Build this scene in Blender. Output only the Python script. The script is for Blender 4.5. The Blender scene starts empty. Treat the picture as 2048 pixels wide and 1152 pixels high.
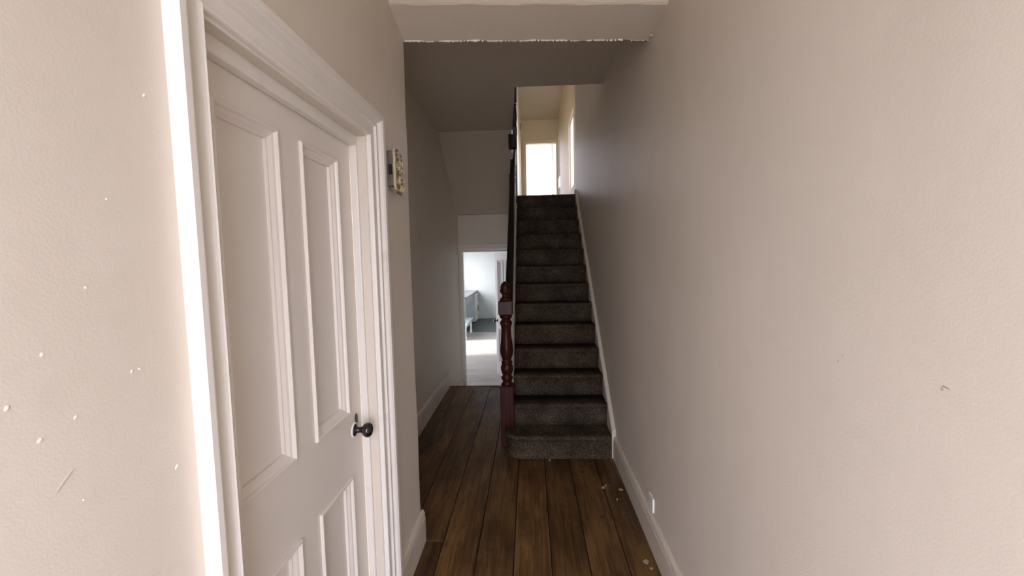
import bpy, bmesh, math, random
from mathutils import Vector, Matrix
random.seed(7)
scene = bpy.context.scene
COL = scene.collection

# ------------------------------------------------------------------ camera
F_PX, PITCH, YAW, ROLL, EYE = 821.0, 0.0739, 0.045, 0.0196, 1.6
cy, sy, cp, sp, cr, sr = math.cos(YAW), math.sin(YAW), math.cos(PITCH), math.sin(PITCH), math.cos(ROLL), math.sin(ROLL)
r0 = Vector((cy, sy, 0)); fh = Vector((-sy, cy, 0)); up = Vector((0, 0, 1))
fwd = fh*cp - up*sp
u0 = fh*sp + up*cp
right = r0*cr - u0*sr
upv = r0*sr + u0*cr
cam_d = bpy.data.cameras.new('camera'); cam = bpy.data.objects.new('camera', cam_d); COL.objects.link(cam)
M = Matrix((right, upv, -fwd)).transposed().to_4x4(); M.translation = (0, 0, EYE)
cam.matrix_world = M
cam_d.sensor_width = 36.0; cam_d.lens = 36.0*F_PX/2048.0; cam_d.clip_start = 0.02; cam_d.clip_end = 300
scene.camera = cam

# ------------------------------------------------------------------ sky, sun, exposure
world = bpy.data.worlds.new('overcast_sky'); scene.world = world; world.use_nodes = True
bg = world.node_tree.nodes['Background']
bg.inputs[0].default_value = (1.0, .99, 1.14, 1); bg.inputs[1].default_value = 9.2
sun_d = bpy.data.lights.new('sun', 'SUN'); sun_d.energy = 9.0; sun_d.angle = math.radians(9); sun_d.color = (1, .96, .9)
sun = bpy.data.objects.new('sun', sun_d); COL.objects.link(sun)
sun.rotation_euler = Vector((-0.9, -0.12, 1.0)).to_track_quat('Z', 'Y').to_euler()
vs = scene.view_settings
vs.view_transform = 'Standard'; vs.look = 'None'; vs.exposure = 0.0; vs.gamma = 1.0; vs.use_curve_mapping = False
try:
    scene.cycles.max_bounces = 16; scene.cycles.diffuse_bounces = 12; scene.cycles.glossy_bounces = 6
except Exception: pass

def portal(name, loc, rot, sx, sy_):
    d = bpy.data.lights.new(name, 'AREA'); d.shape = 'RECTANGLE'; d.size = sx; d.size_y = sy_; d.energy = 1.0
    d.cycles.is_portal = True
    o = bpy.data.objects.new(name, d); COL.objects.link(o); o.location = loc; o.rotation_euler = rot
H90 = math.pi/2; YB2 = 11.95   # back wall of the upper storey
portal('daylight_portal', (-.11, -.86, 1.3), (H90, 0, 0), 1.02, 2.6)                 # open front door
portal('daylight_portal', (-2.44, 11.97, 1.3), (0, -H90, 0), 1.4, 2.05)              # kitchen window
portal('daylight_portal', (-2.44, 8.85, .76), (0, -H90, 0), 2.27, 1.6)                # kitchen glazed door
portal('daylight_portal', (0.05, YB2+.06, 3.95), (-H90, 0, 0), 1.3, 1.7)              # back bedroom window

portal('daylight_portal', (0, .94, 4.17), (H90, 0, 0), 1.1, 1.25)                    # upper hall window
portal('daylight_portal', (.80, 7.11, 3.35), (0, H90, 0), 1.2, .78)                 # landing passage window

# ------------------------------------------------------------------ materials
MATS = {}
def nmat(name, base, rough=.6, **kw):
    m = bpy.data.materials.new(name); m.use_nodes = True; MATS[name] = m
    nt = m.node_tree; b = nt.nodes['Principled BSDF']
    b.inputs['Base Color'].default_value = (*base, 1); b.inputs['Roughness'].default_value = rough
    if 'spec' in kw: b.inputs['Specular IOR Level'].default_value = kw['spec']
    if 'metal' in kw: b.inputs['Metallic'].default_value = kw['metal']
    if 'trans' in kw: b.inputs['Transmission Weight'].default_value = kw['trans']
    if 'coat' in kw: b.inputs['Coat Weight'].default_value = kw['coat']; b.inputs['Coat Roughness'].default_value = .15
    return m, nt, b
def node(nt, t, **inp):
    n = nt.nodes.new(t)
    for k, v in inp.items(): n.inputs[k.replace('_', ' ')].default_value = v
    return n
def coords(nt, scale=(1, 1, 1)):
    tc = nt.nodes.new('ShaderNodeTexCoord'); mp = nt.nodes.new('ShaderNodeMapping'); mp.inputs['Scale'].default_value = scale
    nt.links.new(tc.outputs['Object'], mp.inputs['Vector']); return mp.outputs['Vector']
def ramp(nt, src, stops):
    r = nt.nodes.new('ShaderNodeValToRGB'); e = r.color_ramp.elements
    while len(e) < len(stops): e.new(.5)
    for el, (p, c) in zip(e, stops): el.position = p; el.color = (*c, 1)
    nt.links.new(src, r.inputs['Fac']); return r.outputs['Color']
def bump(nt, b, src, strength, dist=.002):
    n = node(nt, 'ShaderNodeBump', Strength=strength, Distance=dist)
    nt.links.new(src, n.inputs['Height']); nt.links.new(n.outputs['Normal'], b.inputs['Normal'])
def noise(nt, vec, scale, detail=4, rough=.55, dist=0):
    n = node(nt, 'ShaderNodeTexNoise', Scale=scale, Detail=detail, Roughness=rough, Distortion=dist)
    nt.links.new(vec, n.inputs['Vector']); return n.outputs['Fac']
def add(nt, a, b_, wa=1.0, wb=1.0):
    m1 = nt.nodes.new('ShaderNodeMath'); m1.operation = 'MULTIPLY'; nt.links.new(a, m1.inputs[0]); m1.inputs[1].default_value = wa
    m2 = nt.nodes.new('ShaderNodeMath'); m2.operation = 'MULTIPLY_ADD'; nt.links.new(b_, m2.inputs[0]); m2.inputs[1].default_value = wb
    nt.links.new(m1.outputs[0], m2.inputs[2]); return m2.outputs[0]

def paint(name, c, rough=.6, var=.03, b_str=.35, spec=.3, fine=240, dirt=0, streak=0):
    m, nt, b = nmat(name, c, rough, spec=spec)
    v = coords(nt)
    f = noise(nt, v, 1.7, 5, .6)
    lo = tuple(max(0, x*(1-var)-k) for x, k in zip(c, (0, .002, .012))); hi = tuple(min(1, x*(1+var)) for x in c)
    col = ramp(nt, f, [(.3, lo), (.7, hi)])
    if dirt:
        d = noise(nt, coords(nt, (1, 1, 1.6)), 5.0, 8, .7, .4)
        mx = nt.nodes.new('ShaderNodeMix'); mx.data_type = 'RGBA'
        fac = ramp(nt, d, [(.60, (0, 0, 0)), (.78, (dirt, dirt, dirt))])
        nt.links.new(fac, mx.inputs[0]); nt.links.new(col, mx.inputs[6]); mx.inputs[7].default_value = (c[0]*.55, c[1]*.5, c[2]*.42, 1)
        col = mx.outputs[2]
    if streak:   # soft vertical smears of handling and damp
        d = noise(nt, coords(nt, (1.6, 1.6, .7)), 1.3, 4, .55, .8)
        mx = nt.nodes.new('ShaderNodeMix'); mx.data_type = 'RGBA'
        nt.links.new(ramp(nt, d, [(.42, (0, 0, 0)), (.72, (streak, streak, streak))]), mx.inputs[0]); nt.links.new(col, mx.inputs[6]); mx.inputs[7].default_value = (c[0]*.66, c[1]*.64, c[2]*.58, 1)
        col = mx.outputs[2]
    nt.links.new(col, b.inputs['Base Color'])
    h = add(nt, noise(nt, v, fine, 2, .5), noise(nt, v, 14, 4, .6), 1.0, 2.2)
    bump(nt, b, h, b_str, .0012)
    return m
WALL = paint('cream_wall_paint', (.69, .635, .56), .5, .03, .25, dirt=.12, streak=.13)
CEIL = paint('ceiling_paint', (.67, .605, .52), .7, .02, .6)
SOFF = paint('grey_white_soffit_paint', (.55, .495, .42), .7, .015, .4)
TRIM = paint('gloss_trim_paint', (.78, .75, .705), .32, .02, .25, .5, 90, dirt=.35)
DOOR = paint('satin_door_paint', (.76, .72, .67), .36, .012, .18, .5, 120)
DINGY = paint('dingy_string_paint', (.60, .545, .46), .5, .04, .4, .3, 90, dirt=.5)
BASEP = paint('worn_baseboard_paint', (.64, .58, .49), .42, .04, .35, .4, 90, dirt=.8)
YELL = paint('pale_yellow_wall_paint', (.78, .70, .54), .6, .02, .4)
KIT = paint('kitchen_white_paint', (.80, .85, .815), .6, .01, .3)
KDOOR = paint('white_kitchen_door_paint', (.86, .87, .86), .4, .01, .2)
CHIPM = paint('bare_white_filler', (.9, .88, .85), .8, .01, .3)
SCUFF = paint('grey_scuff', (.42, .39, .34), .8, .1, .2)

def wood_floor():
    m, nt, b = nmat('stained_pine_board', (.2, .12, .06), .42, spec=.45)
    oi = nt.nodes.new('ShaderNodeObjectInfo')
    tc = nt.nodes.new('ShaderNodeTexCoord')
    off = nt.nodes.new('ShaderNodeVectorMath'); off.operation = 'MULTIPLY_ADD'
    cmb = nt.nodes.new('ShaderNodeCombineXYZ')
    for i in range(3): nt.links.new(oi.outputs['Random'], cmb.inputs[i])
    nt.links.new(cmb.outputs[0], off.inputs[0]); off.inputs[1].default_value = (17, 31, 5); nt.links.new(tc.outputs['Object'], off.inputs[2])
    def mapped(s):
        mp = nt.nodes.new('ShaderNodeMapping'); mp.inputs['Scale'].default_value = s
        nt.links.new(off.outputs[0], mp.inputs['Vector']); return mp.outputs['Vector']
    grain = noise(nt, mapped((26, 1.3, 1)), 2.2, 8, .62, .9)
    patch = noise(nt, mapped((3, 1.0, 1)), 1.6, 4, .6, .3)
    col = ramp(nt, add(nt, grain, patch, .55, .5), [(.36, (.022, .0095, .003)), (.50, (.082, .040, .012)), (.62, (.165, .088, .030))])
    # knots and worn dirty spots
    vor = nt.nodes.new('ShaderNodeTexVoronoi'); vor.inputs['Scale'].default_value = 1.5
    nt.links.new(mapped((2.6, 1.1, 1)), vor.inputs['Vector'])
    k = ramp(nt, vor.outputs['Distance'], [(.03, (1, 1, 1)), (.085, (0, 0, 0))])
    mx = nt.nodes.new('ShaderNodeMix'); mx.data_type = 'RGBA'; nt.links.new(k, mx.inputs[0]); nt.links.new(col, mx.inputs[6]); mx.inputs[7].default_value = (.010, .005, .003, 1)
    d = noise(nt, mapped((4, 2.2, 1)), 2.5, 6, .7, .5)
    dk = ramp(nt, d, [(.56, (0, 0, 0)), (.72, (.6, .6, .6))])
    mx2 = nt.nodes.new('ShaderNodeMix'); mx2.data_type = 'RGBA'; nt.links.new(dk, mx2.inputs[0]); nt.links.new(mx.outputs[2], mx2.inputs[6]); mx2.inputs[7].default_value = (.030, .016, .008, 1)
    hv = nt.nodes.new('ShaderNodeHueSaturation'); nt.links.new(mx2.outputs[2], hv.inputs['Color'])
    mr = nt.nodes.new('ShaderNodeMapRange'); nt.links.new(oi.outputs['Random'], mr.inputs[0]); mr.inputs[3].default_value = .8; mr.inputs[4].default_value = 1.2
    nt.links.new(mr.outputs[0], hv.inputs['Value'])
    nt.links.new(hv.outputs[0], b.inputs['Base Color'])
    rr = nt.nodes.new('ShaderNodeMapRange'); nt.links.new(d, rr.inputs[0]); rr.inputs[3].default_value = .34; rr.inputs[4].default_value = .58
    nt.links.new(rr.outputs[0], b.inputs['Roughness'])
    bump(nt, b, grain, .25, .0015)
    return m
BOARD = wood_floor()
def laminate():
    m, nt, b = nmat('pale_laminate', (.5, .46, .42), .3, spec=.5)
    oi = nt.nodes.new('ShaderNodeObjectInfo')
    g = noise(nt, coords(nt, (1.2, 18, 1)), 3, 6, .6, .4)
    col = ramp(nt, g, [(.35, (.40, .36, .33)), (.65, (.56, .52, .48))])
    hv = nt.nodes.new('ShaderNodeHueSaturation'); nt.links.new(col, hv.inputs['Color'])
    mr = nt.nodes.new('ShaderNodeMapRange'); nt.links.new(oi.outputs['Random'], mr.inputs[0]); mr.inputs[3].default_value = .88; mr.inputs[4].default_value = 1.1
    nt.links.new(mr.outputs[0], hv.inputs['Value']); nt.links.new(hv.outputs[0], b.inputs['Base Color'])
    return m
LAM = laminate()
def simple(name, c, rough=.5, var=.12, sc=12, b_str=.1, **kw):
    m, nt, b = nmat(name, c, rough, **kw)
    f = noise(nt, coords(nt), sc, 5, .6)
    col = ramp(nt, f, [(.3, tuple(x*(1-var) for x in c)), (.7, tuple(min(1, x*(1+var)) for x in c))])
    nt.links.new(col, b.inputs['Base Color']); bump(nt, b, f, b_str, .001)
    return m
def carpet():
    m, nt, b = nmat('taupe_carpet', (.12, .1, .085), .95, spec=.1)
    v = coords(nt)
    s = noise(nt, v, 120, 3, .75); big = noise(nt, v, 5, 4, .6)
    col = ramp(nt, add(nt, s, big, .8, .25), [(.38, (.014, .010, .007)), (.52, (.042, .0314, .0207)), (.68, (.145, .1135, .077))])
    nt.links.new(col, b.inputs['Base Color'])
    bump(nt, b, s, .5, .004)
    return m
CARPET = carpet()
def mahogany(name, a, c, rough):
    m, nt, b = nmat(name, c, rough, spec=.16, coat=.04)
    g = noise(nt, coords(nt, (20, 20, 2)), 3, 6, .6, .6)
    nt.links.new(ramp(nt, g, [(.35, a), (.65, c)]), b.inputs['Base Color'])
    return m
MAHOG = mahogany('red_mahogany', (.020, .0045, .0028), (.056, .0125, .0065), .33)
EBONY = mahogany('near_black_stain', (.008, .006, .005), (.022, .014, .011), .35)
BLACK = simple('black_glazed_ceramic', (.006, .006, .007), .12, .1, 8, 0, coat=.6)
SUB = simple('dark_subfloor', (.03, .02, .014), .9)
SLATE = simple('slate_grey_vinyl', (.055, .068, .074), .4, .35, 9, .2)
GREYM = simple('brushed_grey_metal', (.22, .20, .18), .45, .1, 30, .1, metal=.6)
DARKHOLE = simple('black_recess', (.012, .011, .01), .8)
CREAMP = simple('aged_cream_plastic', (.52, .44, .28), .45, .08, 40, .1)
CREAMD = simple('soiled_cream_edge', (.16, .12, .065), .7, .5, 60, .3)
PLAST = simple('white_plastic', (.82, .81, .78), .35, .02, 8, 0)
CABM = simple('grey_blue_cabinet_paint', (.45, .50, .55), .35, .03, 5, .05)
WORK = simple('dark_worktop', (.10, .085, .08), .22, .3, 30, .05)
STEEL = simple('brushed_steel', (.62, .62, .62), .25, .05, 40, .05, metal=1.0)
APPL = simple('white_enamel', (.86, .87, .88), .2, .01, 4, 0)
GLASSD = simple('dark_door_glass', (.03, .035, .04), .06, .1, 4, 0)
MINT = simple('pale_mint_paint', (.60, .80, .74), .4, .03, 6, .05)
LEAF = simple('dry_dark_leaf', (.05, .028, .014), .8, .3, 60, .3)
FLAKE = simple('pale_plaster_flake', (.36, .28, .18), .9, .15, 60, .3)
GROUND = simple('concrete_paving', (.30, .29, .27), .9, .15, 2, .2)
BEIGE = simple('beige_plastic', (.42, .33, .22), .5, .05, 20, .05)
m, nt, b = nmat('clear_glass', (1, 1, 1), .02); GLASS = m
tr = nt.nodes.new('ShaderNodeBsdfTransparent'); mxs = nt.nodes.new('ShaderNodeMixShader'); mxs.inputs[0].default_value = .06
nt.links.new(tr.outputs[0], mxs.inputs[1]); nt.links.new(b.outputs[0], mxs.inputs[2]); nt.links.new(mxs.outputs[0], nt.nodes['Material Output'].inputs['Surface'])

# ------------------------------------------------------------------ mesh helpers
def link(name, verts, faces, mat, parent=None, smooth=False):
    me = bpy.data.meshes.new(name); me.from_pydata([tuple(v) for v in verts], [], faces)
    bm = bmesh.new(); bm.from_mesh(me); bmesh.ops.remove_doubles(bm, verts=bm.verts, dist=1e-6)
    bmesh.ops.recalc_face_normals(bm, faces=bm.faces); bm.to_mesh(me); bm.free()
    me.materials.append(mat)
    if smooth:
        for p in me.polygons: p.use_smooth = True
    o = bpy.data.objects.new(name, me); COL.objects.link(o)
    if parent: o.parent = parent
    return o
def box_vf(x0, x1, y0, y1, z0, z1):
    v = [(x, y, z) for x in (x0, x1) for y in (y0, y1) for z in (z0, z1)]
    f = [(0, 1, 3, 2), (4, 6, 7, 5), (0, 4, 5, 1), (2, 3, 7, 6), (0, 2, 6, 4), (1, 5, 7, 3)]
    return v, f
def merge(parts):
    V, Fc = [], []
    for v, f in parts:
        n = len(V); V += list(v); Fc += [tuple(i+n for i in q) for q in f]
    return V, Fc
def boxes(name, lst, mat, parent=None):
    """several abutting blocks of one piece of masonry, or one board"""
    me = bpy.data.meshes.new(name); v, f = merge([box_vf(*b_) for b_ in lst]); me.from_pydata(v, [], f)
    bm = bmesh.new(); bm.from_mesh(me); bmesh.ops.recalc_face_normals(bm, faces=bm.faces); bm.to_mesh(me); bm.free()
    me.materials.append(mat); o = bpy.data.objects.new(name, me); COL.objects.link(o)
    if parent: o.parent = parent
    return o
def bbox(name, b_, mat, parent=None, bev=.004, seg=2):
    v, f = box_vf(*b_); o = link(name, v, f, mat, parent)
    bm = bmesh.new(); bm.from_mesh(o.data)
    bmesh.ops.bevel(bm, geom=list(bm.edges), offset=bev, segments=seg, profile=.5, affect='EDGES')
    bm.to_mesh(o.data); bm.free(); return o
def prism_vf(poly, axis, a, b_):
    """poly in the two remaining axes (order x,y,z without axis), extruded along axis"""
    def p3(q, t):
        l = list(q); l.insert(axis, t); return tuple(l)
    n = len(poly); v = [p3(q, a) for q in poly]+[p3(q, b_) for q in poly]
    f = [tuple(range(n)), tuple(range(2*n-1, n-1, -1))]+[(i, (i+1) % n, n+(i+1) % n, n+i) for i in range(n)]
    return v, f
def lathe_vf(prof, c=(0, 0, 0), seg=20, axis=2):
    v, f = [], []
    for r, h in prof:
        for k in range(seg):
            a = 2*math.pi*k/seg; p = [r*math.cos(a), r*math.sin(a)]; p.insert(axis, h)
            v.append((p[0]+c[0], p[1]+c[1], p[2]+c[2]))
    n = len(prof)
    for i in range(n-1):
        for k in range(seg):
            f.append((i*seg+k, i*seg+(k+1) % seg, (i+1)*seg+(k+1) % seg, (i+1)*seg+k))
    f.append(tuple(range(seg))); f.append(tuple(range(n*seg-1, (n-1)*seg-1, -1)))
    return v, f
def empty(name, loc=(0, 0, 0)):
    o = bpy.data.objects.new(name, None); COL.objects.link(o); o.location = loc; o.empty_display_size = .1; return o
def tag(o, label, cat, group=None):
    o['label'] = label; o['category'] = cat
    if group: o['group'] = group
    return o
def struct(o, label=None):
    o['kind'] = 'structure'
    if label: o['label'] = label
    return o
def wall(name, axis, t0, t1, a0, a1, z0, z1, holes, mat):
    """wall slab; axis 'x': thickness along x, runs along y; axis 'y': the reverse; holes = (a0,a1,z0,z1) sorted along the run"""
    blocks, cur = [], a0
    for (h0, h1, hz0, hz1) in sorted(holes):
        if h0 > cur: blocks.append((cur, h0, z0, z1))
        if hz0 > z0: blocks.append((h0, h1, z0, hz0))
        if hz1 < z1: blocks.append((h0, h1, hz1, z1))
        cur = h1
    if cur < a1: blocks.append((cur, a1, z0, z1))
    L = [(t0, t1, a, b_, c, d) if axis == 'x' else (a, b_, t0, t1, c, d) for a, b_, c, d in blocks]
    return struct(boxes(name, L, mat))

# ------------------------------------------------------------------ dimensions (metres; camera stands at x 0, y 0)
XR, XL, XF = .652, -.637, -1.05
YF = -.80                # inner face of the front wall with the open street door
YC = 2.2                 # end of the narrow front hall
ZC = 3.072; ZU = 3.27    # hall ceiling, upper floor
D0, RISE, GO, NR = 3.16, .1874, .2084, 13
ZL = RISE*NR             # landing level
YTOP = D0+(NR-1)*GO
ZK = -.375               # kitchen floor
YD = 6.05                # wall with the kitchen door
YE = 10.2                # end wall of the landing passage
YB = 13.32               # back wall of the house
XW = -2.38               # kitchen outer wall
ZT = 4.9                 # upstairs ceiling
YO = 3.673               # edge of the stairwell opening
XS = -.165               # open side of the stair

# ------------------------------------------------------------------ structure: shell
struct(boxes('ground', [(-40, 40, -40, 40, -.62, -.5)], GROUND), 'grey concrete ground outside the house')
struct(boxes('front_path', [(-1.2, 1.2, -6, YF-.12, -.5, -.02)], GROUND), 'grey concrete path up to the front door')
wl = wall('wall_left', 'x', XL-.13, XL, YF, YC-.06, 0, ZC, [(.785, 1.62, 0, 2.085)], WALL)
wl['label'] = 'cream painted wall with the panelled white door'
# rounded, uneven plaster corner that ends the narrow hall
V, Fc = [], []
nz = 60
for i in range(nz+1):
    z = ZC*i/nz
    wob = .0035*math.sin(z*3.1)+.002*math.sin(z*9.7+1)
    bul = .012*math.exp(-((z-2.18)/.12)**2)
    cx, cyy = XL+.35*wob, YC+wob+bul
    ring = [(XL, YC-.06), (XL, YC-.025), (cx-.003, cyy-.012), (cx-.012, cyy-.003), (XL-.03, YC), (XF-.12, YC), (XF-.12, YC-.12), (XL-.13, YC-.12), (XL-.13, YC-.06)]
    V += [(a, b_, z) for a, b_ in ring]
n = 9
for i in range(nz):
    for k in range(n): Fc.append((i*n+k, i*n+(k+1) % n, (i+1)*n+(k+1) % n, (i+1)*n+k))
Fc += [tuple(range(n)), tuple(range((nz+1)*n-1, nz*n-1, -1))]
o = struct(link('wall_corner', V, Fc, WALL), 'worn plaster corner where the narrow hall widens')
o = wall('wall_left_rear', 'x', XF-.12, XF, YC, YD, -.5, ZT, [], WALL)
wall('wall_right', 'x', XR, XR+.12, YF, 5.85, -.5, ZT, [], WALL)
wall('wall_front', 'y', YF-.12, YF, XL-.13, XR+.12, -.5, ZC+.2, [(-.62, .40, 0, 2.6)], WALL)
struct(boxes('ceiling_front', [(XL-.13, XR+.12, YF-.12, 2.1, ZC, ZC+.2)], CEIL), 'off-white ceiling over the front hall')
v, f = prism_vf([(XF-.12, 2.1), (XR+.12, 2.1), (XR+.12, YO), (-.108, YO), (-.178, 4.86), (XF-.12, 4.86)], 2, ZC, ZU)
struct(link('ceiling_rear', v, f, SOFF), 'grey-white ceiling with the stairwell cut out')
# sloping soffit under the upper flight
prof = [(4.86, ZC), (YD, 2.24), (YD, 2.40), (4.9, 3.2), (4.86, ZU)]
v, f = prism_vf(prof, 0, XF, XS-.025)
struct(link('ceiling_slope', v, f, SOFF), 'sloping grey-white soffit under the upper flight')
# downstand beam: soffit slightly out of level
def bzn(x): return 2.787+(x-XL)/(XR-XL)*(-.041)   # soffit at the near arris
def bz(x): return 2.736+(x-XL)/(XR-XL)*(-.004)    # soffit at the far arris
xs_ = [XL+(XR-XL)*i/40 for i in range(41)]
V, Fc = [], []
for i, x in enumerate(xs_):
    t = i/40; w = .002*math.sin(x*17)+.0015*math.sin(x*41)
    ya, yb = 1.975+.025*t, 2.205+.085*t
    V += [(x, ya, ZC), (x, ya+w, bzn(x)+.006), (x, ya+.008, bzn(x)+w), (x, yb-.006, bz(x)-.002+w), (x, yb+w, bz(x)+.004), (x, yb, ZC)]
for i in range(40):
    for k in range(6): Fc.append((i*6+k, i*6+(k+1) % 6, (i+1)*6+(k+1) % 6, (i+1)*6+k))
Fc += [tuple(range(6)), tuple(range(41*6-1, 40*6-1, -1))]
beam = struct(link('ceiling_beam', V, Fc, CEIL), 'plastered beam across the hall ceiling')
# broken ridge of old paint along the far arris of the beam
V, Fc = [], []
rnd = random.Random(3); prev = False
for i in range(150):
    t0, t1 = i/150, (i+1)/150
    if rnd.random() < .22 and t0 > .12: continue
    x0, x1 = XL+(XR-XL)*t0, XL+(XR-XL)*t1; yb = 2.203+.085*t0; hgt = .003+.005*rnd.random()
    v, f = box_vf(x0, x1, yb-.006, yb+.001, bz(x0)-hgt, bz(x0)+.004); nn = len(V); V += v; Fc += [tuple(j+nn for j in q) for q in f]
link('paint_ridge', V, Fc, CHIPM, beam)
link('loose_plaster', *box_vf(XR-.014, XR-.002, 2.235, 2.275, bz(XR)-.008, bz(XR)+.006), DINGY, beam)

# kitchen shell
wall('wall_kitchen_door', 'y', YD, YD+.1, XW-.12, XR+.12, -.5, ZL-.2, [(-1.01, -.21, ZK, 1.705)], WALL)
struct(boxes('wall_lobby_right', [(XS-.05, XS, 5.03, YD, -.5, 0.0)], WALL))
wall('wall_kitchen_left', 'x', XW-.12, XW, YD, YB+.12, -.5, ZL-.2, [(8.05, 9.65, ZK, 1.9), (10.95, 13.0, .6, 2.0)], KIT)
wall('wall_kitchen_right', 'x', .72, .84, YD, YB+.12, -.5, ZL-.2, [], KIT)
wall('wall_kitchen_back', 'y', YB, YB+.12, XW-.12, .84, -.5, ZL-.2, [], KIT)
# upstairs
struct(boxes('floor_landing', [(XS-.025, .84, YTOP+.02, YE+3.24, ZL-.2, ZL), (XF-.12, XS-.025, YD, YE+3.24, ZL-.2, ZL), (XW-.12, XF-.12, YD, YE+3.24, ZL-.2, ZL)], CARPET), 'dark carpeted landing floor')
struct(boxes('ceiling_upstairs', [(XW-.12, .84, .9, YB2+.12, ZT, ZT+.12)], CEIL), 'pale ceiling above the landing passage')
wall('wall_upstairs_front', 'y', .9, 1.0, XL-.13, XR+.12, ZU, ZT, [(-.55, .55, 3.55, 4.8)], WALL)
wall('wall_upstairs_left', 'x', XL-.13, XL-.03, 1.0, YC-.06, ZU, ZT, [], WALL)
wall('wall_upstairs_return', 'y', 2.1, YC, XF-.12, XL-.03, ZU, ZT, [], WALL)
wall('wall_landing_back', 'y', 6.6, 6.7, XF-.12, -.275, ZL, ZT, [], YELL)
wall('wall_passage_left', 'x', -.275, -.175, 6.6, YE, ZL, ZT, [], YELL)
wall('wall_passage_right', 'x', .72, .84, 5.85, YE, ZL, ZT, [(6.72, 7.5, 2.75, 3.95)], YELL)
wall('wall_landing_left', 'x', XF-.12, XF, YD, 6.6, ZL, ZT, [], WALL)
wall('wall_passage_end', 'y', YE, YE+.1, XW-.12, .84, ZL, ZT, [(-.05, .674, ZL, 4.345)], YELL)
wall('wall_bedroom_left', 'x', XW-.12, XW, YE+.1, YB2+.12, ZL, ZT, [(10.5, 11.8, 3.2, 4.75)], KIT)
wall('wall_bedroom_right', 'x', .72, .84, YE+.1, YB2+.12, ZL, ZT, [], KIT)
wall('wall_bedroom_back', 'y', YB2, YB2+.12, XW-.12, .84, ZL, ZT, [(-.62, .70, 3.1, 4.85)], KIT)

# windows
def window(n, axis, t, a0, a1, z0, z1, bars, label):
    w = struct(empty(f'window_{n}'), label)
    def bb(name, aa, ab, za, zb, d=.03, mat=PLAST):
        bx = (t-d, t+d, aa, ab, za, zb) if axis == 'x' else (aa, ab, t-d, t+d, za, zb)
        boxes(name, [bx], mat, w)
    fr = .05
    bb('frame', a0, a0+fr, z0, z1); bb('frame', a1-fr, a1, z0, z1); bb('frame', a0+fr, a1-fr, z0, z0+fr); bb('frame', a0+fr, a1-fr, z1-fr, z1)
    for q in bars: bb('glazing_bar', q-.02, q+.02, z0+fr, z1-fr, .02)
    bb('pane', a0+fr, a1-fr, z0+fr, z1-fr, .002, GLASS)
window(1, 'x', XW-.06, 10.95, 13.0, .6, 2.0, [12.0], 'white framed kitchen window above the worktop')
window(2, 'x', XW-.06, 8.05, 9.65, ZK, 1.9, [], 'white framed glazed garden door of the kitchen')
window(3, 'y', YB2+.06, -.62, .70, 3.1, 4.85, [], 'white framed back bedroom window')
window(4, 'x', XW-.06, 10.5, 11.8, 3.2, 4.75, [11.15], 'white framed side window added to brighten the back bedroom')  # unseen second window, added so more daylight fills the bedroom

window(5, 'y', .95, -.55, .55, 3.55, 4.8, [0], 'white framed window at the front of the upper hall')
window(6, 'x', .78, 6.72, 7.5, 2.75, 3.95, [], 'white framed side window of the landing passage')

# ------------------------------------------------------------------ floors, board by board
floor = struct(boxes('floor', [(XL-.13, XR, YF, 5.03, -.3, -.022), (XF, XL-.13, YC-.06, 5.03, -.3, -.022)], SUB), 'stained pine floorboards of the hall')
seams = [XF, -.92, -.722, -.517, -.311, -.112, .088, .285, .483, XR]
joints = {1: [4.363], 2: [4.272], 3: [3.777], 4: [.9], 5: [4.6], 6: [.5], 7: [1.1], 8: [.2]}
rb = random.Random(5)
for i in range(len(seams)-1):
    ys = [(YC if seams[i] < XL else YF)]+joints.get(i, [])+[5.03]
    if seams[i] < XL < seams[i+1]:
        bbox('floorboard', (XL, seams[i+1]-.0022, YF, YC-.0015, -.022, 0), BOARD, floor, .0025, 1)
    for a, b_ in zip(ys, ys[1:]):
        dz = rb.uniform(-.0015, .0015); g = .0022
        o = bbox('floorboard', (seams[i]+g, seams[i+1]-g, a+.0015, b_-.0015, -.022, dz), BOARD, floor, .0025, 1)
struct(boxes('step_edge', [(XF, XS-.05, 5.03, 5.26, -.375, -.19)], SUB), 'dark step down from the hall towards the kitchen')
struct(bbox('trim_threshold', (XF, XS-.05, 5.005, 5.036, -.02, .004), BOARD, None, .004, 2), 'wooden nosing where the hall floor ends')
fk = struct(boxes('floor_kitchen', [(XW, .72, 5.03, YB, -.5, ZK-.012)], SUB), 'pale laminate kitchen floor')
y = 5.28; row = 0
while y < 10.72:
    y1 = min(y+.19, 10.72); off = (row*.53) % 1.25
    xs = [XW]+[XW+off+1.25*k for k in range(4) if XW+.1 < XW+off+1.25*k < .62]+[.72]
    if y < YD+.1:
        xs = [XF, XS-.05]
    for a, b_ in zip(xs, xs[1:]):
        bbox('laminate_plank', (a+.0012, b_-.0012, y+.0012, y1-.0012, ZK-.012, ZK), LAM, fk, .0012, 1)
    y += .19; row += 1
struct(bbox('trim_floor_joint', (XW, .72, 10.72, 10.8, ZK-.012, ZK+.006), LAM, None, .004, 2), 'pale wooden strip between laminate and slate vinyl')
# slate vinyl with a torn front edge
rt = random.Random(11); pts = []
k = 60
for i in range(k+1):
    x = XW+(.72-XW)*i/k; pts.append((x, 10.80+rt.choice([0, 0, .01, .03, .0])*(1 if x > -1.2 else .3)))
poly = pts+[(.72, YB), (XW, YB)]
v, f = prism_vf(poly, 2, ZK-.012, ZK+.004)
struct(link('floor_vinyl', v, f, SLATE), 'dark slate-grey vinyl with torn edge at the back of the kitchen')

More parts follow.
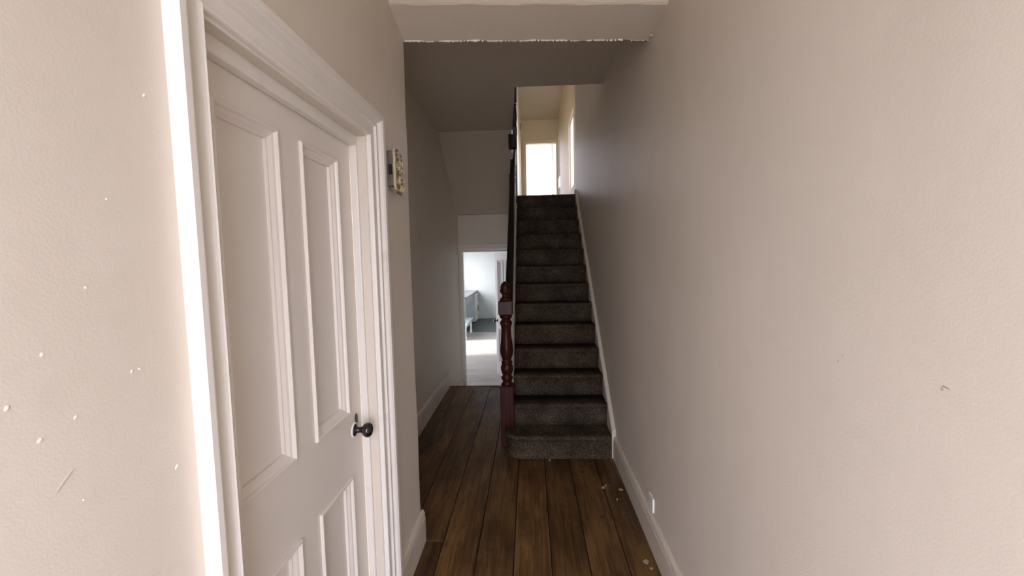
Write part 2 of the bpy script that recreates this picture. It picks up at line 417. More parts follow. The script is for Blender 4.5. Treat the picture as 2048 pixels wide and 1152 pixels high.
# ------------------------------------------------------------------ baseboards
def skirt_prof(h, t=.02):
    return [(0, 0), (t, 0), (t, h-.045), (t-.003, h-.035), (t-.001, h-.024), (t-.005, h-.010), (t-.012, h-.001), (t-.016, h), (0, h)]
def skirt(name, side, xw, y0, y1, h, z0=0, mat=TRIM, label=None, wob=.0012):
    P = skirt_prof(h); n = len(P); V, Fc = [], []; N = max(2, int((y1-y0)/.05)); rr_ = random.Random(hash(name) % 1000 if False else len(name))
    for i in range(N+1):
        yy = y0+(y1-y0)*i/N; w = [rr_.uniform(-wob, wob) for _ in P]
        V += [(xw+side*(p+(w[k] if 2 <= k <= 6 else 0)), yy, z0+q+(w[-k] if k > 4 and q > .05 else 0)) for k, (p, q) in enumerate(P)]
    for i in range(N):
        for k in range(n): Fc.append((i*n+k, i*n+(k+1) % n, (i+1)*n+(k+1) % n, (i+1)*n+k))
    Fc += [tuple(range(n)), tuple(range((N+1)*n-1, N*n-1, -1))]
    return struct(link(name, V, Fc, mat), label)
skirt('baseboard_right', -1, XR, YF, D0+.01, .178, mat=BASEP, label='chipped white baseboard along the bare right wall')
skirt('baseboard_left', 1, XL, 1.755, YC+.006, .185, mat=BASEP, label='white baseboard between the door and the corner')
skirt('baseboard_left_front', 1, XL, YF, .72, .185, label='white baseboard before the panelled door')
skirt('baseboard_left_rear', 1, XF, YC, 5.02, .19, mat=BASEP, label='white baseboard along the rear hall wall')
skirt('baseboard_lobby', 1, XF, 5.27, YD, .17, ZK, mat=BASEP, label='white baseboard down the step by the kitchen door')
o = struct(boxes('baseboard_kitchen', [(XW, .72, YB-.02, YB, ZK, ZK+.17)], KDOOR), 'white baseboard on the kitchen back wall')

# ------------------------------------------------------------------ architraves
ARCH = [(0, 0), (0, .012), (.02, .017), (.06, .0185), (.09, .016), (.10, .011), (.13, .010), (.46, .0105), (.48, .016), (.50, .0195), (.57, .020), (.585, .014), (.62, .0145), (.68, .020), (.74, .029), (.79, .033), (.81, .030), (.83, .034), (1, .034), (1, 0)]
def arch_members(parent, i0, i1, zb, zi, wl_, wr, wh, place, mat):
    """opening i0..i1 and head zi; place(a, z, t) -> world point"""
    n = len(ARCH)
    def member(name, A, B):
        V = [place(*p) for p in A]+[place(*p) for p in B]
        Fc = [(k, (k+1) % n, n+(k+1) % n, n+k) for k in range(n)]+[tuple(range(n)), tuple(range(2*n-1, n-1, -1))]
        return link(name, V, Fc, mat, parent)
    member('architrave_side', [(i0-s*wl_, zb, t) for s, t in ARCH], [(i0-s*wl_, zi+s*wh, t) for s, t in ARCH])
    member('architrave_side', [(i1+s*wr, zb, t) for s, t in ARCH], [(i1+s*wr, zi+s*wh, t) for s, t in ARCH])
    member('architrave_head', [(i0-s*wl_, zi+s*wh, t) for s, t in ARCH], [(i1+s*wr, zi+s*wh, t) for s, t in ARCH])
t1 = struct(empty('trim_1'), 'moulded white architrave and lining around the panelled door')
arch_members(t1, .803, 1.63, 0, 2.092, .078, .118, .105, lambda a, z, t: (XL+t, a, z), TRIM)
XD = -.70
boxes('lining', [(XL-.13, XL+.001, .785, .80, 0, 2.10)], TRIM, t1)
boxes('lining', [(XL-.13, XL+.001, 1.625, 1.64, 0, 2.10)], TRIM, t1)
boxes('lining', [(XL-.13, XL+.001, .80, 1.625, 2.086, 2.10)], TRIM, t1)
bbox('door_stop', (XD+.002, XD+.030, 1.606, 1.625, 0, 2.086), TRIM, t1, .003, 2)
bbox('door_stop', (XD+.002, XD+.030, .80, .812, 0, 2.086), TRIM, t1, .003, 2)
bbox('door_stop', (XD+.002, XD+.030, .812, 1.606, 2.048, 2.086), TRIM, t1, .003, 2)

# ------------------------------------------------------------------ panelled door
PM = [(0, 0), (0, .005), (.003, .009), (.008, .009), (.011, .005), (.013, -.001), (.020, -.003), (.029, -.010), (.033, -.011), (.034, -.0205), (.034, -.022), (0, -.022)]
def panel_vf(y0, y1, z0, z1, place, prof=PM):
    V, Fc = [], []; n = len(prof)
    for s, t in prof:
        V += [place(y0+s, z0+s, t), place(y1-s, z0+s, t), place(y1-s, z1-s, t), place(y0+s, z1-s, t)]
    for i in range(n):
        j = (i+1) % n
        for k in range(4): Fc.append((i*4+k, i*4+(k+1) % 4, j*4+(k+1) % 4, j*4+k))
    return V, Fc
def panel_door(name, w, h, rows, stile, mid, place, mat, both=False):
    """four-panel door in local (a 0..w, z 0..h, t = out of the face); rows = [(z0,z1),...]"""
    d = struct(empty(name)); th = .04
    def blk(nm, a0, a1, z0, z1, t0=-th, t1_=0):
        p = [place(a, z, t) for a in (a0, a1) for z in (z0, z1) for t in (t0, t1_)]
        return link(nm, p, [(0, 1, 3, 2), (4, 6, 7, 5), (0, 4, 5, 1), (2, 3, 7, 6), (0, 2, 6, 4), (1, 5, 7, 3)], mat, d)
    blk('stile', 0, stile, 0, h); blk('stile', w-stile, w, 0, h)
    zs = [0]+[q for r in rows for q in r]+[h]
    for a, b_ in zip(zs[::2], zs[1::2]): blk('rail', stile, w-stile, a, b_)
    c0, c1 = (w-mid)/2, (w+mid)/2
    for (z0, z1) in rows:
        blk('muntin', c0, c1, z0, z1)
        for a0, a1 in ((stile, c0), (c1, w-stile)):
            p = blk('panel', a0, a1, z0, z1, -.034, -.020)
            v, f = panel_vf(a0, a1, z0, z1, place); mo = link('panel_moulding', v, f, mat, p)
    return d
d1 = panel_door('door_1', .824, 2.065, [(.20, .768), (1.012, 1.965)], .113, .112, lambda a, z, t: (XD+t, .79+a-.004, z+.004), DOOR)
d1['label'] = 'off-white four-panel door with black knob in the left wall'
ky, kz = 1.537, .938
v, f = lathe_vf([(.0, -.001), (.026, -.001), (.027, .004), (.022, .010), (.012, .013), (.011, .028), (.013, .032), (.024, .042), (.029, .052), (.028, .062), (.021, .069), (.010, .072), (.0, .0725)], (XD, ky, kz), 24, 0)
knob = link('door_knob', [((x), y_, z_) for x, y_, z_ in v], f, BLACK, d1, True); knob['label'] = 'glossy black round door knob'
v, f = lathe_vf([(.0, 0), (.029, 0), (.030, .003), (.027, .0055), (.0, .0056)], (XD, ky, kz), 24, 0)
link('knob_rose', v, f, PLAST, knob, True)
v, f = prism_vf([(ky+.012, kz+.020), (ky+.026, kz+.020), (ky+.027, kz+.045), (ky+.019, kz+.058), (ky+.011, kz+.045)], 0, XD, XD+.006)
link('escutcheon', v, f, BLACK, d1)

# ------------------------------------------------------------------ kitchen door frame and open leaf
t2 = struct(empty('trim_2'), 'cream architrave and lining of the kitchen doorway')
arch_members(t2, -1.005, -.215, ZK, 1.70, .043, .08, .095, lambda a, z, t: (a, YD-t, z), TRIM)
boxes('lining', [(-1.01, -.998, YD-.001, YD+.1, ZK, 1.705)], TRIM, t2); boxes('lining', [(-.222, -.21, YD-.001, YD+.1, ZK, 1.705)], TRIM, t2)
boxes('lining', [(-.998, -.222, YD-.001, YD+.1, 1.693, 1.705)], TRIM, t2)
hx, hy = -.225, YD+.105
dirv = Vector((-.42, .80)).normalized(); nrm = Vector((-dirv.y, dirv.x))
if nrm.y > 0: nrm = -nrm
# visible side faces the camera / hall side
def place2(a, z, t):
    p = Vector((hx, hy))+dirv*a+nrm*t; return (p.x, p.y, ZK+.008+z)
d2 = panel_door('door_2', .78, 2.05, [(.22, .80), (1.05, 1.93)], .105, .105, place2, KDOOR)
d2['label'] = 'white four-panel kitchen door standing open'
kp = Vector((hx, hy))+dirv*.725
V, Fc = lathe_vf([(.0, 0), (.024, 0), (.024, .006), (.010, .010), (.010, .03), (.024, .042), (.028, .052), (.022, .064), (.0, .068)], (0, 0, 0), 16, 2)
ang = nrm
o = link('door_knob', [(kp.x+ang.x*z_+dirv.x*x, kp.y+ang.y*z_+dirv.y*x, ZK+.93+y_) for x, y_, z_ in V], Fc, BLACK, d2, True)

# ------------------------------------------------------------------ upstairs doors
t3 = struct(empty('trim_3'), 'cream architrave of the bright bedroom doorway')
arch_members(t3, -.05, .674, ZL, 4.345, .08, .045, .08, lambda a, z, t: (a, YE-t, z), YELL)
d3 = panel_door('door_3', .62, 1.98, [(.2, .77), (1.0, 1.88)], .08, .08, lambda a, z, t: (.715-t*1.0, 9.50+a, ZL+.005+z), KDOOR)
d3['label'] = 'white gloss door on the passage wall beside the bright doorway'

# ------------------------------------------------------------------ staircase
st = tag(empty('staircase', (0, 0, 0)), 'steep carpeted staircase with mahogany newel and dark handrail', 'staircase')
XWS = XR-.032
def step_mesh(i):
    y0, z0 = D0+i*GO, i*RISE
    o_ = .020
    pr = [(y0+GO+.03, z0), (y0, z0), (y0-.001, z0+.06), (y0, z0+RISE-.05), (y0-.010, z0+RISE-.036), (y0-o_+.001, z0+RISE-.024), (y0-o_, z0+RISE-.014), (y0-o_+.005, z0+RISE-.005), (y0-.006, z0+RISE-.0005), (y0+.03, z0+RISE), (y0+GO+.03, z0+RISE)]
    V, Fc = [], []; xs = [XS+.004+(XWS-XS-.004)*k/12 for k in range(13)]; rr_ = random.Random(100+i); n = len(pr)
    for x in xs:
        w = rr_.uniform(-.002, .002)
        V += [(x, a+(w if 2 < k < 9 else 0), c+(w*.6 if 4 < k < 9 else 0)) for k, (a, c) in enumerate(pr)]
    for j in range(12):
        for k in range(n): Fc.append((j*n+k, j*n+(k+1) % n, (j+1)*n+(k+1) % n, (j+1)*n+k))
    Fc += [tuple(range(n)), tuple(range(13*n-1, 12*n-1, -1))]
    return V, Fc
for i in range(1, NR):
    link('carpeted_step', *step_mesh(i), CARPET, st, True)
# bullnose bottom step wrapping round the newel
plan = [(XWS, D0+GO+.03), (XWS, D0)]
R = .13; cxx = XS-.052+R
plan += [(cxx+(XWS-cxx)*(1-k/8), D0) for k in range(1, 8)]
for k in range(9):
    a = -H90-k*H90/8; plan.append((cxx+R*math.cos(a), D0+R+R*math.sin(a)))
plan += [(XS-.052, D0+GO-.02), (XS-.02, D0+GO+.03)]
def outset(pl, d):
    res = []
    for k, p in enumerate(pl):
        a, c = Vector(pl[k-1]), Vector(pl[(k+1) % len(pl)]); t = (c-a).normalized(); nv = Vector((-t.y, t.x))
        if p[0] >= XWS-1e-6 or p[1] > D0+GO-.03: res.append(p); continue
        res.append((p[0]-abs(d)*0+nv.x*d, p[1]+nv.y*d))
    return res
def area2(pl): return sum(pl[k-1][0]*pl[k][1]-pl[k][0]*pl[k-1][1] for k in range(len(pl)))
sgn = -1 if area2(plan) > 0 else 1
lay = [(0, 0), (0, .06), (0, RISE-.05), (.010, RISE-.036), (.019, RISE-.024), (.020, RISE-.014), (.015, RISE-.005), (.005, RISE)]
V, Fc = [], []; n = len(plan)
for d, z in lay:
    V += [(a, c, z) for a, c in outset(plan, sgn*d)]
for j in range(len(lay)-1):
    for k in range(n): Fc.append((j*n+k, j*n+(k+1) % n, (j+1)*n+(k+1) % n, (j+1)*n+k))
Fc += [tuple(range(n)), tuple(range(len(lay)*n-1, (len(lay)-1)*n-1, -1))]
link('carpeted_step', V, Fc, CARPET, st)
# landing nosing = 13th tread edge
y0 = YTOP
prf = [(y0+.4, ZL-.01), (y0, ZL-.03), (y0-.018, ZL-.022), (y0-.022, ZL-.012), (y0-.016, ZL-.002), (y0, ZL+.004), (y0+.4, ZL+.004)]
v, f = prism_vf(prf, 0, XS+.004, XWS); link('landing_nosing', v, f, CARPET, st)
# wall string (painted) with rounded top bead
SL = RISE/GO
def zline(y_): return RISE+SL*(y_-D0)
def string(name, x0, x1, up_, dn, ya, yb, mat, bead=True):
    V, Fc = [], []; N = 50; rr_ = random.Random(len(name)); side = 1 if x0 > 0 else -1
    P = [(0, -dn), (1, -dn), (1, up_-.012), (.7, up_), (.2, up_+.004), (0, up_)]
    n = len(P)
    for k in range(N+1):
        yy = ya+(yb-ya)*k/N; w = rr_.uniform(-.0018, .0018)
        for (s, h) in P: V.append((x0+(x1-x0)*s+(w if s > .1 else 0), yy, max(-.0, zline(yy)+h+(w if h > 0 else 0)) if name != 'upper_string' else zline(yy)+h))
    for k in range(N):
        for q in range(n): Fc.append((k*n+q, k*n+(q+1) % n, (k+1)*n+(q+1) % n, (k+1)*n+q))
    Fc += [tuple(range(n)), tuple(range((N+1)*n-1, N*n-1, -1))]
    return link(name, V, Fc, mat, st)
s1 = string('wall_string', XR, XR-.030, .028, .34, D0+.012, YTOP+.05, DINGY); s1['label'] = 'chipped cream string board beside the steps'
s2 = string('outer_string', XS-.028, XS+.004, .035, .34, D0+.28, YTOP+.02, DINGY)
# under-stair panelling
v, f = prism_vf([(D0+.30, 0), (YD, 0), (YD, 2.2), (YTOP+.02, 2.2), (D0+.30, .22)], 0, XS-.022, XS-.006)
link('spandrel_panel', v, f, TRIM, st)

def post_vf(prof, cx_, cy_, zoff=0):
    """prof: ('r', z, radius) lathe points or ('b', z0, z1, half) square blocks"""
    parts, cur = [], []
    for p in prof:
        if p[0] == 'r': cur.append((p[2], p[1]+zoff))
        else:
            if len(cur) > 1: parts.append(lathe_vf(cur, (cx_, cy_, 0), 20))
            cur = []
            z0, z1, h = p[1]+zoff, p[2]+zoff, p[3]; c = .012
            V, Fc = [], []
            rings = [(z0, h*.80), (z0+c, h), (z1-c, h), (z1, h*.80)]
            for z, q in rings:
                e = q*.9
                V += [(cx_+a, cy_+b_, z) for a, b_ in ((-q, -e), (-e, -q), (e, -q), (q, -e), (q, e), (e, q), (-e, q), (-q, e))]
            for j in range(3):
                for k in range(8): Fc.append((j*8+k, j*8+(k+1) % 8, (j+1)*8+(k+1) % 8, (j+1)*8+k))
            Fc += [tuple(range(8)), tuple(range(31, 23, -1))]
            parts.append((V, Fc))
    if len(cur) > 1: parts.append(lathe_vf(cur, (cx_, cy_, 0), 20))
    return parts
NX, NY = -.209, 3.40
def zr(row): return 1.400-(row-565)*.00428
newel_prof = [('b', 0, zr(767), .057), ('r', zr(768), .046), ('r', zr(765), .042), ('r', zr(761), .036), ('r', zr(758), .044), ('r', zr(755), .050), ('r', zr(752), .046), ('r', zr(749), .037), ('r', zr(744), .045), ('r', zr(737), .053), ('r', zr(731), .051), ('r', zr(726), .040), ('r', zr(724.5), .047), ('r', zr(721.5), .047), ('r', zr(720), .036),
              ('r', zr(716), .040), ('r', zr(709), .051), ('r', zr(701), .056), ('r', zr(692), .054), ('r', zr(680), .047), ('r', zr(666), .042), ('r', zr(656), .041), ('r', zr(650), .046), ('r', zr(646), .052), ('r', zr(643), .050), ('r', zr(640), .037), ('r', zr(637), .037), ('r', zr(635), .050), ('r', zr(631), .051), ('r', zr(629), .042),
              ('b', zr(630), zr(600), .058), ('r', zr(601), .048), ('r', zr(597), .044), ('r', zr(594), .030), ('r', zr(590), .028), ('r', zr(587), .040), ('r', zr(583), .047), ('r', zr(580), .046), ('r', zr(578.5), .041), ('r', zr(575), .042), ('r', zr(570), .036), ('r', zr(566.5), .024), ('r', zr(564), .008)]
np_ = bpy.data.objects.new('tmp', None)
def build_parts(name, parts, mat, label=None):
    v, f = merge(parts); o = link(name, v, f, mat, st)
    md = o.data
    for p in md.polygons: p.use_smooth = len(p.vertices) == 4 and abs(p.normal.z) < .999 and p.area < .0012
    if label: o['label'] = label
    return o
build_parts('newel_post', post_vf(newel_prof, NX, NY), MAHOG, 'turned red mahogany newel post with acorn finial')
up_prof = [('b', ZL-.12, ZL+.36, .05), ('r', ZL+.35, .04), ('r', ZL+.37, .03), ('r', ZL+.39, .042), ('r', ZL+.42, .03), ('r', ZL+.47, .036), ('r', ZL+.52, .03), ('r', ZL+.55, .04), ('b', ZL+.555, ZL+.725, .054), ('r', ZL+.72, .045), ('r', ZL+.74, .028), ('r', ZL+.78, .034), ('r', ZL+.9, .040), ('r', ZL+1.0, .036), ('r', ZL+1.05, .01)]
UNX, UNY = -.203, 5.47
build_parts('newel_post', post_vf(up_prof, UNX, UNY), EBONY, 'dark stained newel post on the landing')
# newel at the head of the upper flight, its square drop hanging below the ceiling edge
bbox('newel_drop', (-.228, -.130, 4.875, 4.97, 2.875, 3.03), EBONY, st, .010, 2)
build_parts('newel_post', post_vf([('b', 3.02, 3.12, .026), ('r', 3.11, .022), ('r', 3.15, .018), ('r', 3.22, .027), ('r', 3.32, .022), ('r', 3.36, .016), ('r', 3.38, .026), ('b', 3.40, 4.45, .028)], -.152, 4.92), EBONY, 'dark stained newel at the head of the upper flight')
# handrails
RP = [(-.026, -.030), (.026, -.030), (.027, -.016), (.022, -.008), (.033, .004), (.033, .018), (.024, .031), (0, .036), (-.024, .031), (-.033, .018), (-.033, .004), (-.022, -.008), (-.027, -.016)]
def rail(name, A, B, mat, s=1):
    A, B = Vector(A), Vector(B); d = (B-A).normalized(); sx = Vector((1, 0, 0)); u_ = sx.cross(d).normalized()
    if u_.z < 0: u_ = -u_
    n = len(RP); V = [tuple(A+sx*a*s+u_*c*s) for a, c in RP]+[tuple(B+sx*a*s+u_*c*s) for a, c in RP]
    return link(name, V, [(k, (k+1) % n, n+(k+1) % n, n+k) for k in range(n)]+[tuple(range(n)), tuple(range(2*n-1, n-1, -1))], mat, st)
RX = -.183
ra, rbz = Vector((RX, NY+.03, 1.195)), Vector((RX-.008, UNY-.04, 1.195+SL*(UNY-.04-NY-.03)))
rail('handrail', ra, rbz, EBONY)
rail('handrail', (UNX, UNY-.03, ZL+.70), (UNX, 4.35, ZL+.70+.93*(UNY-.03-4.35)), EBONY, .8)
# balusters: one turned mesh, shared
BH = .70
bp = [(.013, 0), (.013, .10), (.009, .105), (.0155, .115), (.010, .13), (.012, .15), (.0165, .24), (.014, .34), (.009, .44), (.0145, .455), (.009, .47), (.011, .52), (.013, .53), (.013, BH)]
v, f = lathe_vf(bp, (0, 0, 0), 10)
first = None
def baluster(x, y_, z0, h):
    global first
    if first is None:
        first = link('baluster', v, f, TRIM, st, True); o = first
    else:
        o = first.copy(); COL.objects.link(o)
    o.location = (x, y_, z0); o.scale = (1, 1, h/BH); return o
yy = NY+.13
while yy < UNY-.09:
    zb = zline(yy)+.035; zt = 1.195+SL*(yy-NY-.03)-.035
    baluster(XS-.014, yy, zb-.006, zt-zb+.012); yy += .112
yy = UNY-.16
while yy > 3.80:
    zb = ZU if yy < 5.03 else ZL+.08+(5.47-yy)*.9; zb = min(zb, ZU)
    if yy > 4.35:
        zt = ZL+.67+.93*(UNY-.03-yy)
    else: zt = ZL+.67+.93*(UNY-.03-4.35)
    baluster(UNX, yy, zb-.006, zt-zb+.01); yy -= .115
rail('handrail', (UNX, 4.36, ZL+.70+.93*(UNY-.03-4.35)), (UNX, YO+.05, ZL+.70+.93*(UNY-.03-4.35)), EBONY, .8)
# upper flight
for k in range(4):
    rz = (ZU-ZL)/4; ya = YD-.03-k*GO
    bbox('upper_step', (XF, XS-.05, ya-GO-.02, ya, ZL+(k+1)*rz-.16, ZL+(k+1)*rz) if k < 3 else (XF, XS-.05, 4.87, ya, ZU-.03, ZU), CARPET, st, .008, 2)
v, f = prism_vf([(4.87, ZU+.02), (4.87, ZC+.0), (YD-.25, 2.45), (UNY+.1, 2.45), (UNY, ZL+.12), (5.03, ZU+.02)], 0, XS-.05, XS-.024)
link('upper_string', v, f, TRIM, st)

# ------------------------------------------------------------------ small things on the walls
bx = tag(empty('wall_chime_box', (XL, 1.93, 2.0)), 'old metal wall box with ornate cream front beside the door architrave', 'wall box')
def loc(vs_): return [(a-XL, b_-1.93, c-2.0) for a, b_, c in vs_]
def lk(name, v, f, mat, par=bx, smooth=False): return link(name, loc(v), f, mat, par, smooth)
by0, by1, bz0, bz1 = 1.856, 1.955, 1.915, 2.095
body_poly = [(by0+.004, bz0+.02), (by1-.004, bz0+.03), (by1-.004, bz1-.006), (by1-.02, bz1), (by0+.02, bz1), (by0+.004, bz1-.006)]
v, f = prism_vf(body_poly, 0, XL, XL+.030); lk('body', v, f, GREYM)
lk('side_slot', *box_vf(XL+.008, XL+.023, by0+.001, by0+.010, 1.985, 2.03), DARKHOLE)
# front plate with scalloped outline
fp = []
for k in range(36):
    a = 2*math.pi*k/36; cx_, cz_ = (by0+by1)/2, (bz0+bz1)/2
    rx, rz_ = (by1-by0)/2+.001, (bz1-bz0)/2
    sq = max(abs(math.cos(a)), abs(math.sin(a))); w = 1+.035*math.sin(a*9)
    fp.append((cx_+rx*math.cos(a)/sq*w, cz_+rz_*math.sin(a)/sq*w))
v, f = prism_vf(fp, 0, XL+.030, XL+.040); lk('front_plate', v, f, CREAMP)
rs = random.Random(2)
for k in range(13):
    cyk = by0+.014+(k % 3)*.042+rs.uniform(-.004, .004); czk = bz0+.018+(k//3)*.038+rs.uniform(-.004, .004)
    # little curled leaf scroll: a tapering arc
    V, Fc = [], []; a0 = rs.uniform(0, 6.28); N = 7
    for j in range(N+1):
        a = a0+j*.62*(1 if k % 2 else -1); rr_ = .016-.0012*j; w = .0055*(1-j/(N+1.5))
        for dr, dx in ((-w, 0), (-w*.5, .008), (w*.5, .008), (w, 0)):
            V.append((XL+.039+dx, cyk+(rr_+dr)*math.cos(a), czk+(rr_+dr)*math.sin(a)))
    for j in range(N):
        for q in range(4): Fc.append((j*4+q, j*4+(q+1) % 4, (j+1)*4+(q+1) % 4, (j+1)*4+q))
    Fc += [(0, 1, 2, 3), tuple(N*4+q for q in (3, 2, 1, 0))]
    lk('scroll_ornament', V, Fc, CREAMP if k % 3 else CREAMD)
for k in range(9):
    cyk = by0+.03+rs.uniform(0, .07); czk = bz0+.02+k*.018
    lk('pierced_hole', *box_vf(XL+.0395, XL+.0412, cyk, cyk+.010, czk, czk+.008), DARKHOLE)
v, f = prism_vf([(XL+.004, bz0+.022), (XL+.038, bz0+.008), (XL+.038, bz0-.016), (XL+.030, bz0-.012), (XL+.018, bz0-.004)], 1, by0+.01, by1-.01)
lk('broken_base', [(a, b_, c) for a, b_, c in v], f, CREAMD)

sk = tag(empty('wall_socket', (XR, 2.2, .24)), 'small white blank socket plate low on the right wall above the baseboard', 'socket')
o = bbox('back_box', (-.007, 0, -.038, .038, -.038, .038), PLAST, sk, .002, 2)
o = bbox('face_plate', (-.011, -.006, -.041, .041, -.041, .041), PLAST, sk, .003, 2)
for s_ in (-.03, .03):
    v, f = lathe_vf([(0, -.0117), (.004, -.0117), (.004, -.010), (0, -.010)], (0, s_, 0), 10, 0); link('screw', v, f, STEEL, sk)
ls = tag(empty('wall_control_box', (-.175, 9.3, 4.48)), 'small beige box on the passage wall upstairs left of the bright doorway', 'wall box')
bbox('case', (0, .03, -.05, .05, -.07, .07), BEIGE, ls, .006, 2); bbox('lens', (.029, .034, -.02, .02, .02, .05), DARKHOLE, ls, .002, 1)

# paint chips and scuffs
wr = bpy.data.objects['wall_right']
def blob(name, parent, x, y_, z, ry, rz_, rot, mat, side, seed):
    rr_ = random.Random(seed); N = 10; V = []
    for lay_, sc in ((0, 1), (.0012, .7)):
        for k in range(N):
            a = 2*math.pi*k/N; q = sc*rr_.uniform(.7, 1.15); u, w = ry*q*math.cos(a), rz_*q*math.sin(a)
            V.append((x+side*(lay_+.0002), y_+u*math.cos(rot)-w*math.sin(rot), z+u*math.sin(rot)+w*math.cos(rot)))
    Fc = [(k, (k+1) % N, N+(k+1) % N, N+k) for k in range(N)]+[tuple(range(N)), tuple(range(2*N-1, N-1, -1))]
    return link(name, V, Fc, mat, parent)
for k, (y_, z, ra_, rb_) in enumerate([(.677, 1.881, .0035, .002), (.499, 1.486, .003, .002), (.53, 1.39, .0028, .0018), (.487, 1.376, .004, .0022), (.458, 1.43, .004, .0022), (.681, 1.239, .0045, .0025), (.615, 1.431, .003, .0018), (.628, 1.432, .002, .003), (.559, 1.569, .002, .0015), (.53, 1.27, .0016, .0012), (.60, 1.70, .0018, .0014)]):
    blob('paint_chip', wl, XL, y_, z, ra_, rb_, .9, CHIPM, 1, k)
blob('scratch', wl, XL, .51, 1.31, .020, .0004, .75, SCUFF, 1, 31)
for k, (y_, z, ra_, rb_, rt_) in enumerate([(.667, 1.379, .0022, .004, .2), (.662, 1.3825, .0075, .0014, .25), (.874, 1.381, .0012, .004, -.3), (.889, 1.367, .003, .0015, .8), (1.28, 1.33, .001, .003, 0)]):
    blob('scuff_mark', wr, XR, y_, z, ra_, rb_, rt_, SCUFF, -1, 50+k)

# ------------------------------------------------------------------ debris on the floorboards
def scrap(name, x, y_, r, mat, label, cat, group, seed, elong=1.5, lift=.006):
    rr_ = random.Random(seed); N = 9; rot = rr_.uniform(0, 3.1); V = []
    top = []
    for k in range(N):
        a = 2*math.pi*k/N; q = rr_.uniform(.65, 1.1)
        u, w = r*elong*q*math.cos(a), r*q*math.sin(a)
        top.append((u*math.cos(rot)-w*math.sin(rot), u*math.sin(rot)+w*math.cos(rot), lift*rr_.uniform(.15, 1)))
    V = [(a, b_, 0) for a, b_, c in top]+[(a, b_, c+.001) for a, b_, c in top]+[(0, 0, .0), (0, 0, lift*.35+.001)]
    Fc = [(k, (k+1) % N, N+(k+1) % N, N+k) for k in range(N)]+[(2*N, (k+1) % N, k) for k in range(N)]+[(2*N+1, N+k, N+(k+1) % N) for k in range(N)]
    o = link(name, V, Fc, mat); o.location = (x, y_, .0016)
    return tag(o, label, cat, group)
scrap('dry_leaf', .415, 2.422, .011, LEAF, 'lone dark dry leaf in the middle of a floorboard', 'leaf', None, 1, 2.0)
g1, g2, g3, g4 = 'leaf scraps before the bottom step', 'leaf scraps by the baseboard', 'flakes beneath the socket', 'flakes by the baseboard'
scrap('dry_leaf', .433, 3.104, .016, LEAF, 'largest dark leaf scrap, close to the foot of the bottom step', 'leaf', g1, 10)
for k, (x, y_, r) in enumerate([(.373, 3.028, .010), (.364, 2.955, .011)]):
    scrap('dry_leaf', x, y_, r, LEAF, 'small dark leaf scrap on the boards before the bottom step', 'leaf', g1, 11+k)
scrap('dry_leaf', .534, 2.789, .017, LEAF, 'broad dark leaf scrap lying among the pale flakes', 'leaf', g2, 20, 1.4)
scrap('dry_leaf', .505, 2.865, .008, LEAF, 'tiny dark leaf crumb beyond the pale flakes', 'leaf', g2, 21, 1.4)
scrap('dry_leaf', .575, 2.48, .012, LEAF, 'dark leaf scrap beside the right baseboard between socket and broad flake', 'leaf', g2, 22, 1.4)
scrap('plaster_flake', .132, 3.135, .012, FLAKE, 'pale plaster flake touching the foot of the bottom step', 'flake', None, 41, 1.2)
scrap('plaster_flake', .579, 2.058, .014, FLAKE, 'larger of two pale plaster flakes beneath the wall socket', 'flake', g3, 50, 1.3)
scrap('plaster_flake', .594, 2.013, .007, FLAKE, 'smaller of two pale plaster flakes beneath the wall socket', 'flake', g3, 51, 1.3)
scrap('plaster_flake', .480, 2.750, .011, FLAKE, 'larger of two pale flakes side by side near the broad leaf scrap', 'flake', g4, 60, 1.6)
scrap('plaster_flake', .502, 2.775, .008, FLAKE, 'smaller of two pale flakes side by side near the broad leaf scrap', 'flake', g4, 61, 1.5)
scrap('plaster_flake', .594, 2.728, .014, FLAKE, 'broad pale flake close against the right baseboard', 'flake', g4, 62, 1.2)
scrap('plaster_flake', .545, 2.611, .006, FLAKE, 'tiny pale flake between the broad flake and the lone leaf', 'flake', g4, 63, 1.3)

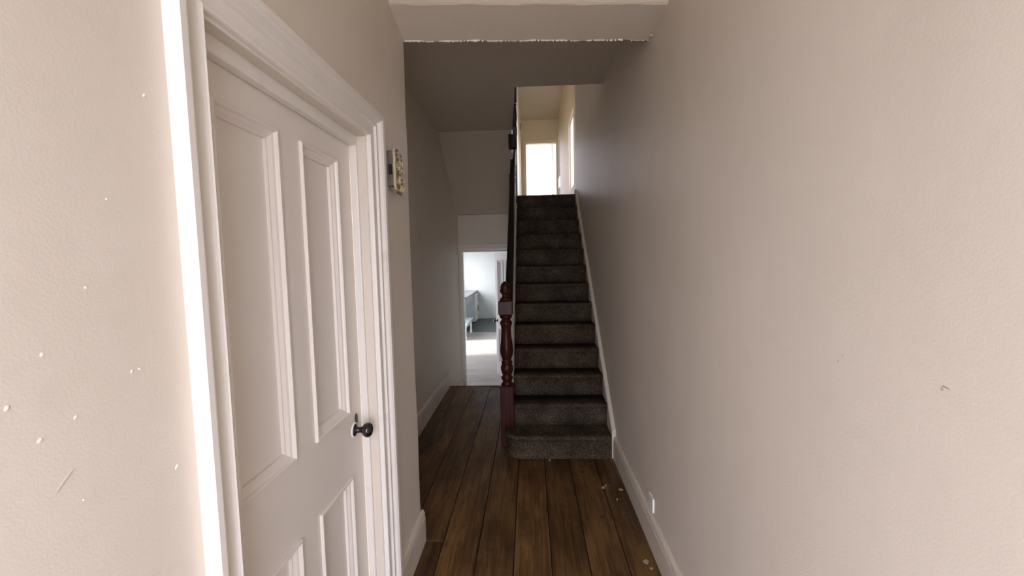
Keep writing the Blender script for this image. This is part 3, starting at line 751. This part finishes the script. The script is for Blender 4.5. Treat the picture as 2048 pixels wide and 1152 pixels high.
# ------------------------------------------------------------------ kitchen furniture
CF = -1.76
def cabinet(y0, y1, label):
    c = tag(empty('base_cabinet', (CF, (y0+y1)/2, ZK+.004)), label, 'cabinet')
    h = (y1-y0)/2-.001
    boxes('body', [(XW-CF+.002, -.02, -h, h, .12, .885)], CABM, c)
    boxes('plinth', [(XW-CF+.05, -.07, -h, h, 0, .12)], CABM, c)
    d = bbox('door', (-.02, 0, -h+.003, h-.003, .13, .875), CABM, c, .003, 2)
    v, f = panel_vf(-h+.06, h-.06, .2, .81, lambda a, z, t: (t*.6, a, z), PM[:-2]); link('door_moulding', v, f, CABM, d)
    bbox('handle', (.0, .032, h-.075, h-.055, .56, .72), STEEL, d, .004, 2)
cabinet(10.92, 11.42, 'grey-blue base cabinet beside the mint bench')
cabinet(11.42, 11.92, 'grey-blue base cabinet in the middle of the worktop run')
cabinet(11.92, 12.42, 'grey-blue base cabinet beside the washing machine')
w = bbox('worktop', (XW+.002, CF+.03, 10.9, YB-.004, ZK+.893, ZK+.933), WORK, None, .004, 2)
tag(w, 'dark kitchen worktop over the grey-blue cabinets', 'worktop')
wm = tag(empty('washing_machine', (CF, 12.75, ZK+.004)), 'white front-loading washing machine under the worktop end', 'washing machine')
bbox('body', (-.56, .06, -.30, .30, .02, .86), APPL, wm, .012, 3)
bbox('control_panel', (.058, .072, -.29, .29, .74, .85), PLAST, wm, .004, 2)
for s_ in (-.24, .24):
    for q in (-.5, 0.0): boxes('foot', [(q, q+.04, s_-.02, s_+.02, 0, .022)], DARKHOLE, wm)
v, f = lathe_vf([(.12, .06), (.21, .06), (.215, .085), (.20, .105), (.165, .112), (.15, .095), (.12, .09)], (0, 0, .42), 28, 0); dr = link('door_ring', v, f, APPL, wm, True)
v, f = lathe_vf([(0, .062), (.15, .062), (.15, .09), (.11, .115), (.05, .128), (0, .13)], (0, 0, .42), 28, 0); link('door_glass', v, f, GLASSD, dr, True)
v, f = lathe_vf([(0, .07), (.03, .07), (.028, .095), (0, .096)], (0, .05, .795), 18, 0); link('dial', v, f, STEEL, wm, True)
bbox('detergent_drawer', (.066, .080, -.27, -.09, .76, .83), APPL, wm, .004, 2)

bn = tag(empty('bench', (-1.74, 10.28, ZK)), 'low pale mint bench with turned white legs on the laminate', 'bench')
bbox('seat', (-.2, .2, -.56, .56, .36, .40), MINT, bn, .008, 2)
boxes('apron', [(.13, .15, -.48, .48, .28, .36), (-.15, -.13, -.48, .48, .28, .36), (-.13, .13, -.48, -.46, .28, .36), (-.13, .13, .46, .48, .28, .36)], KDOOR, bn)
for sx in (-.145, .145):
    for sy_ in (-.47, .47):
        v, f = lathe_vf([(.022, 0), (.034, .02), (.036, .05), (.022, .08), (.028, .10), (.022, .12), (.030, .22), (.026, .27), (.034, .28), (.034, .36)], (sx, sy_, 0), 14); link('leg', v, f, KDOOR, bn, True)
if np_.users == 0: bpy.data.objects.remove(np_)
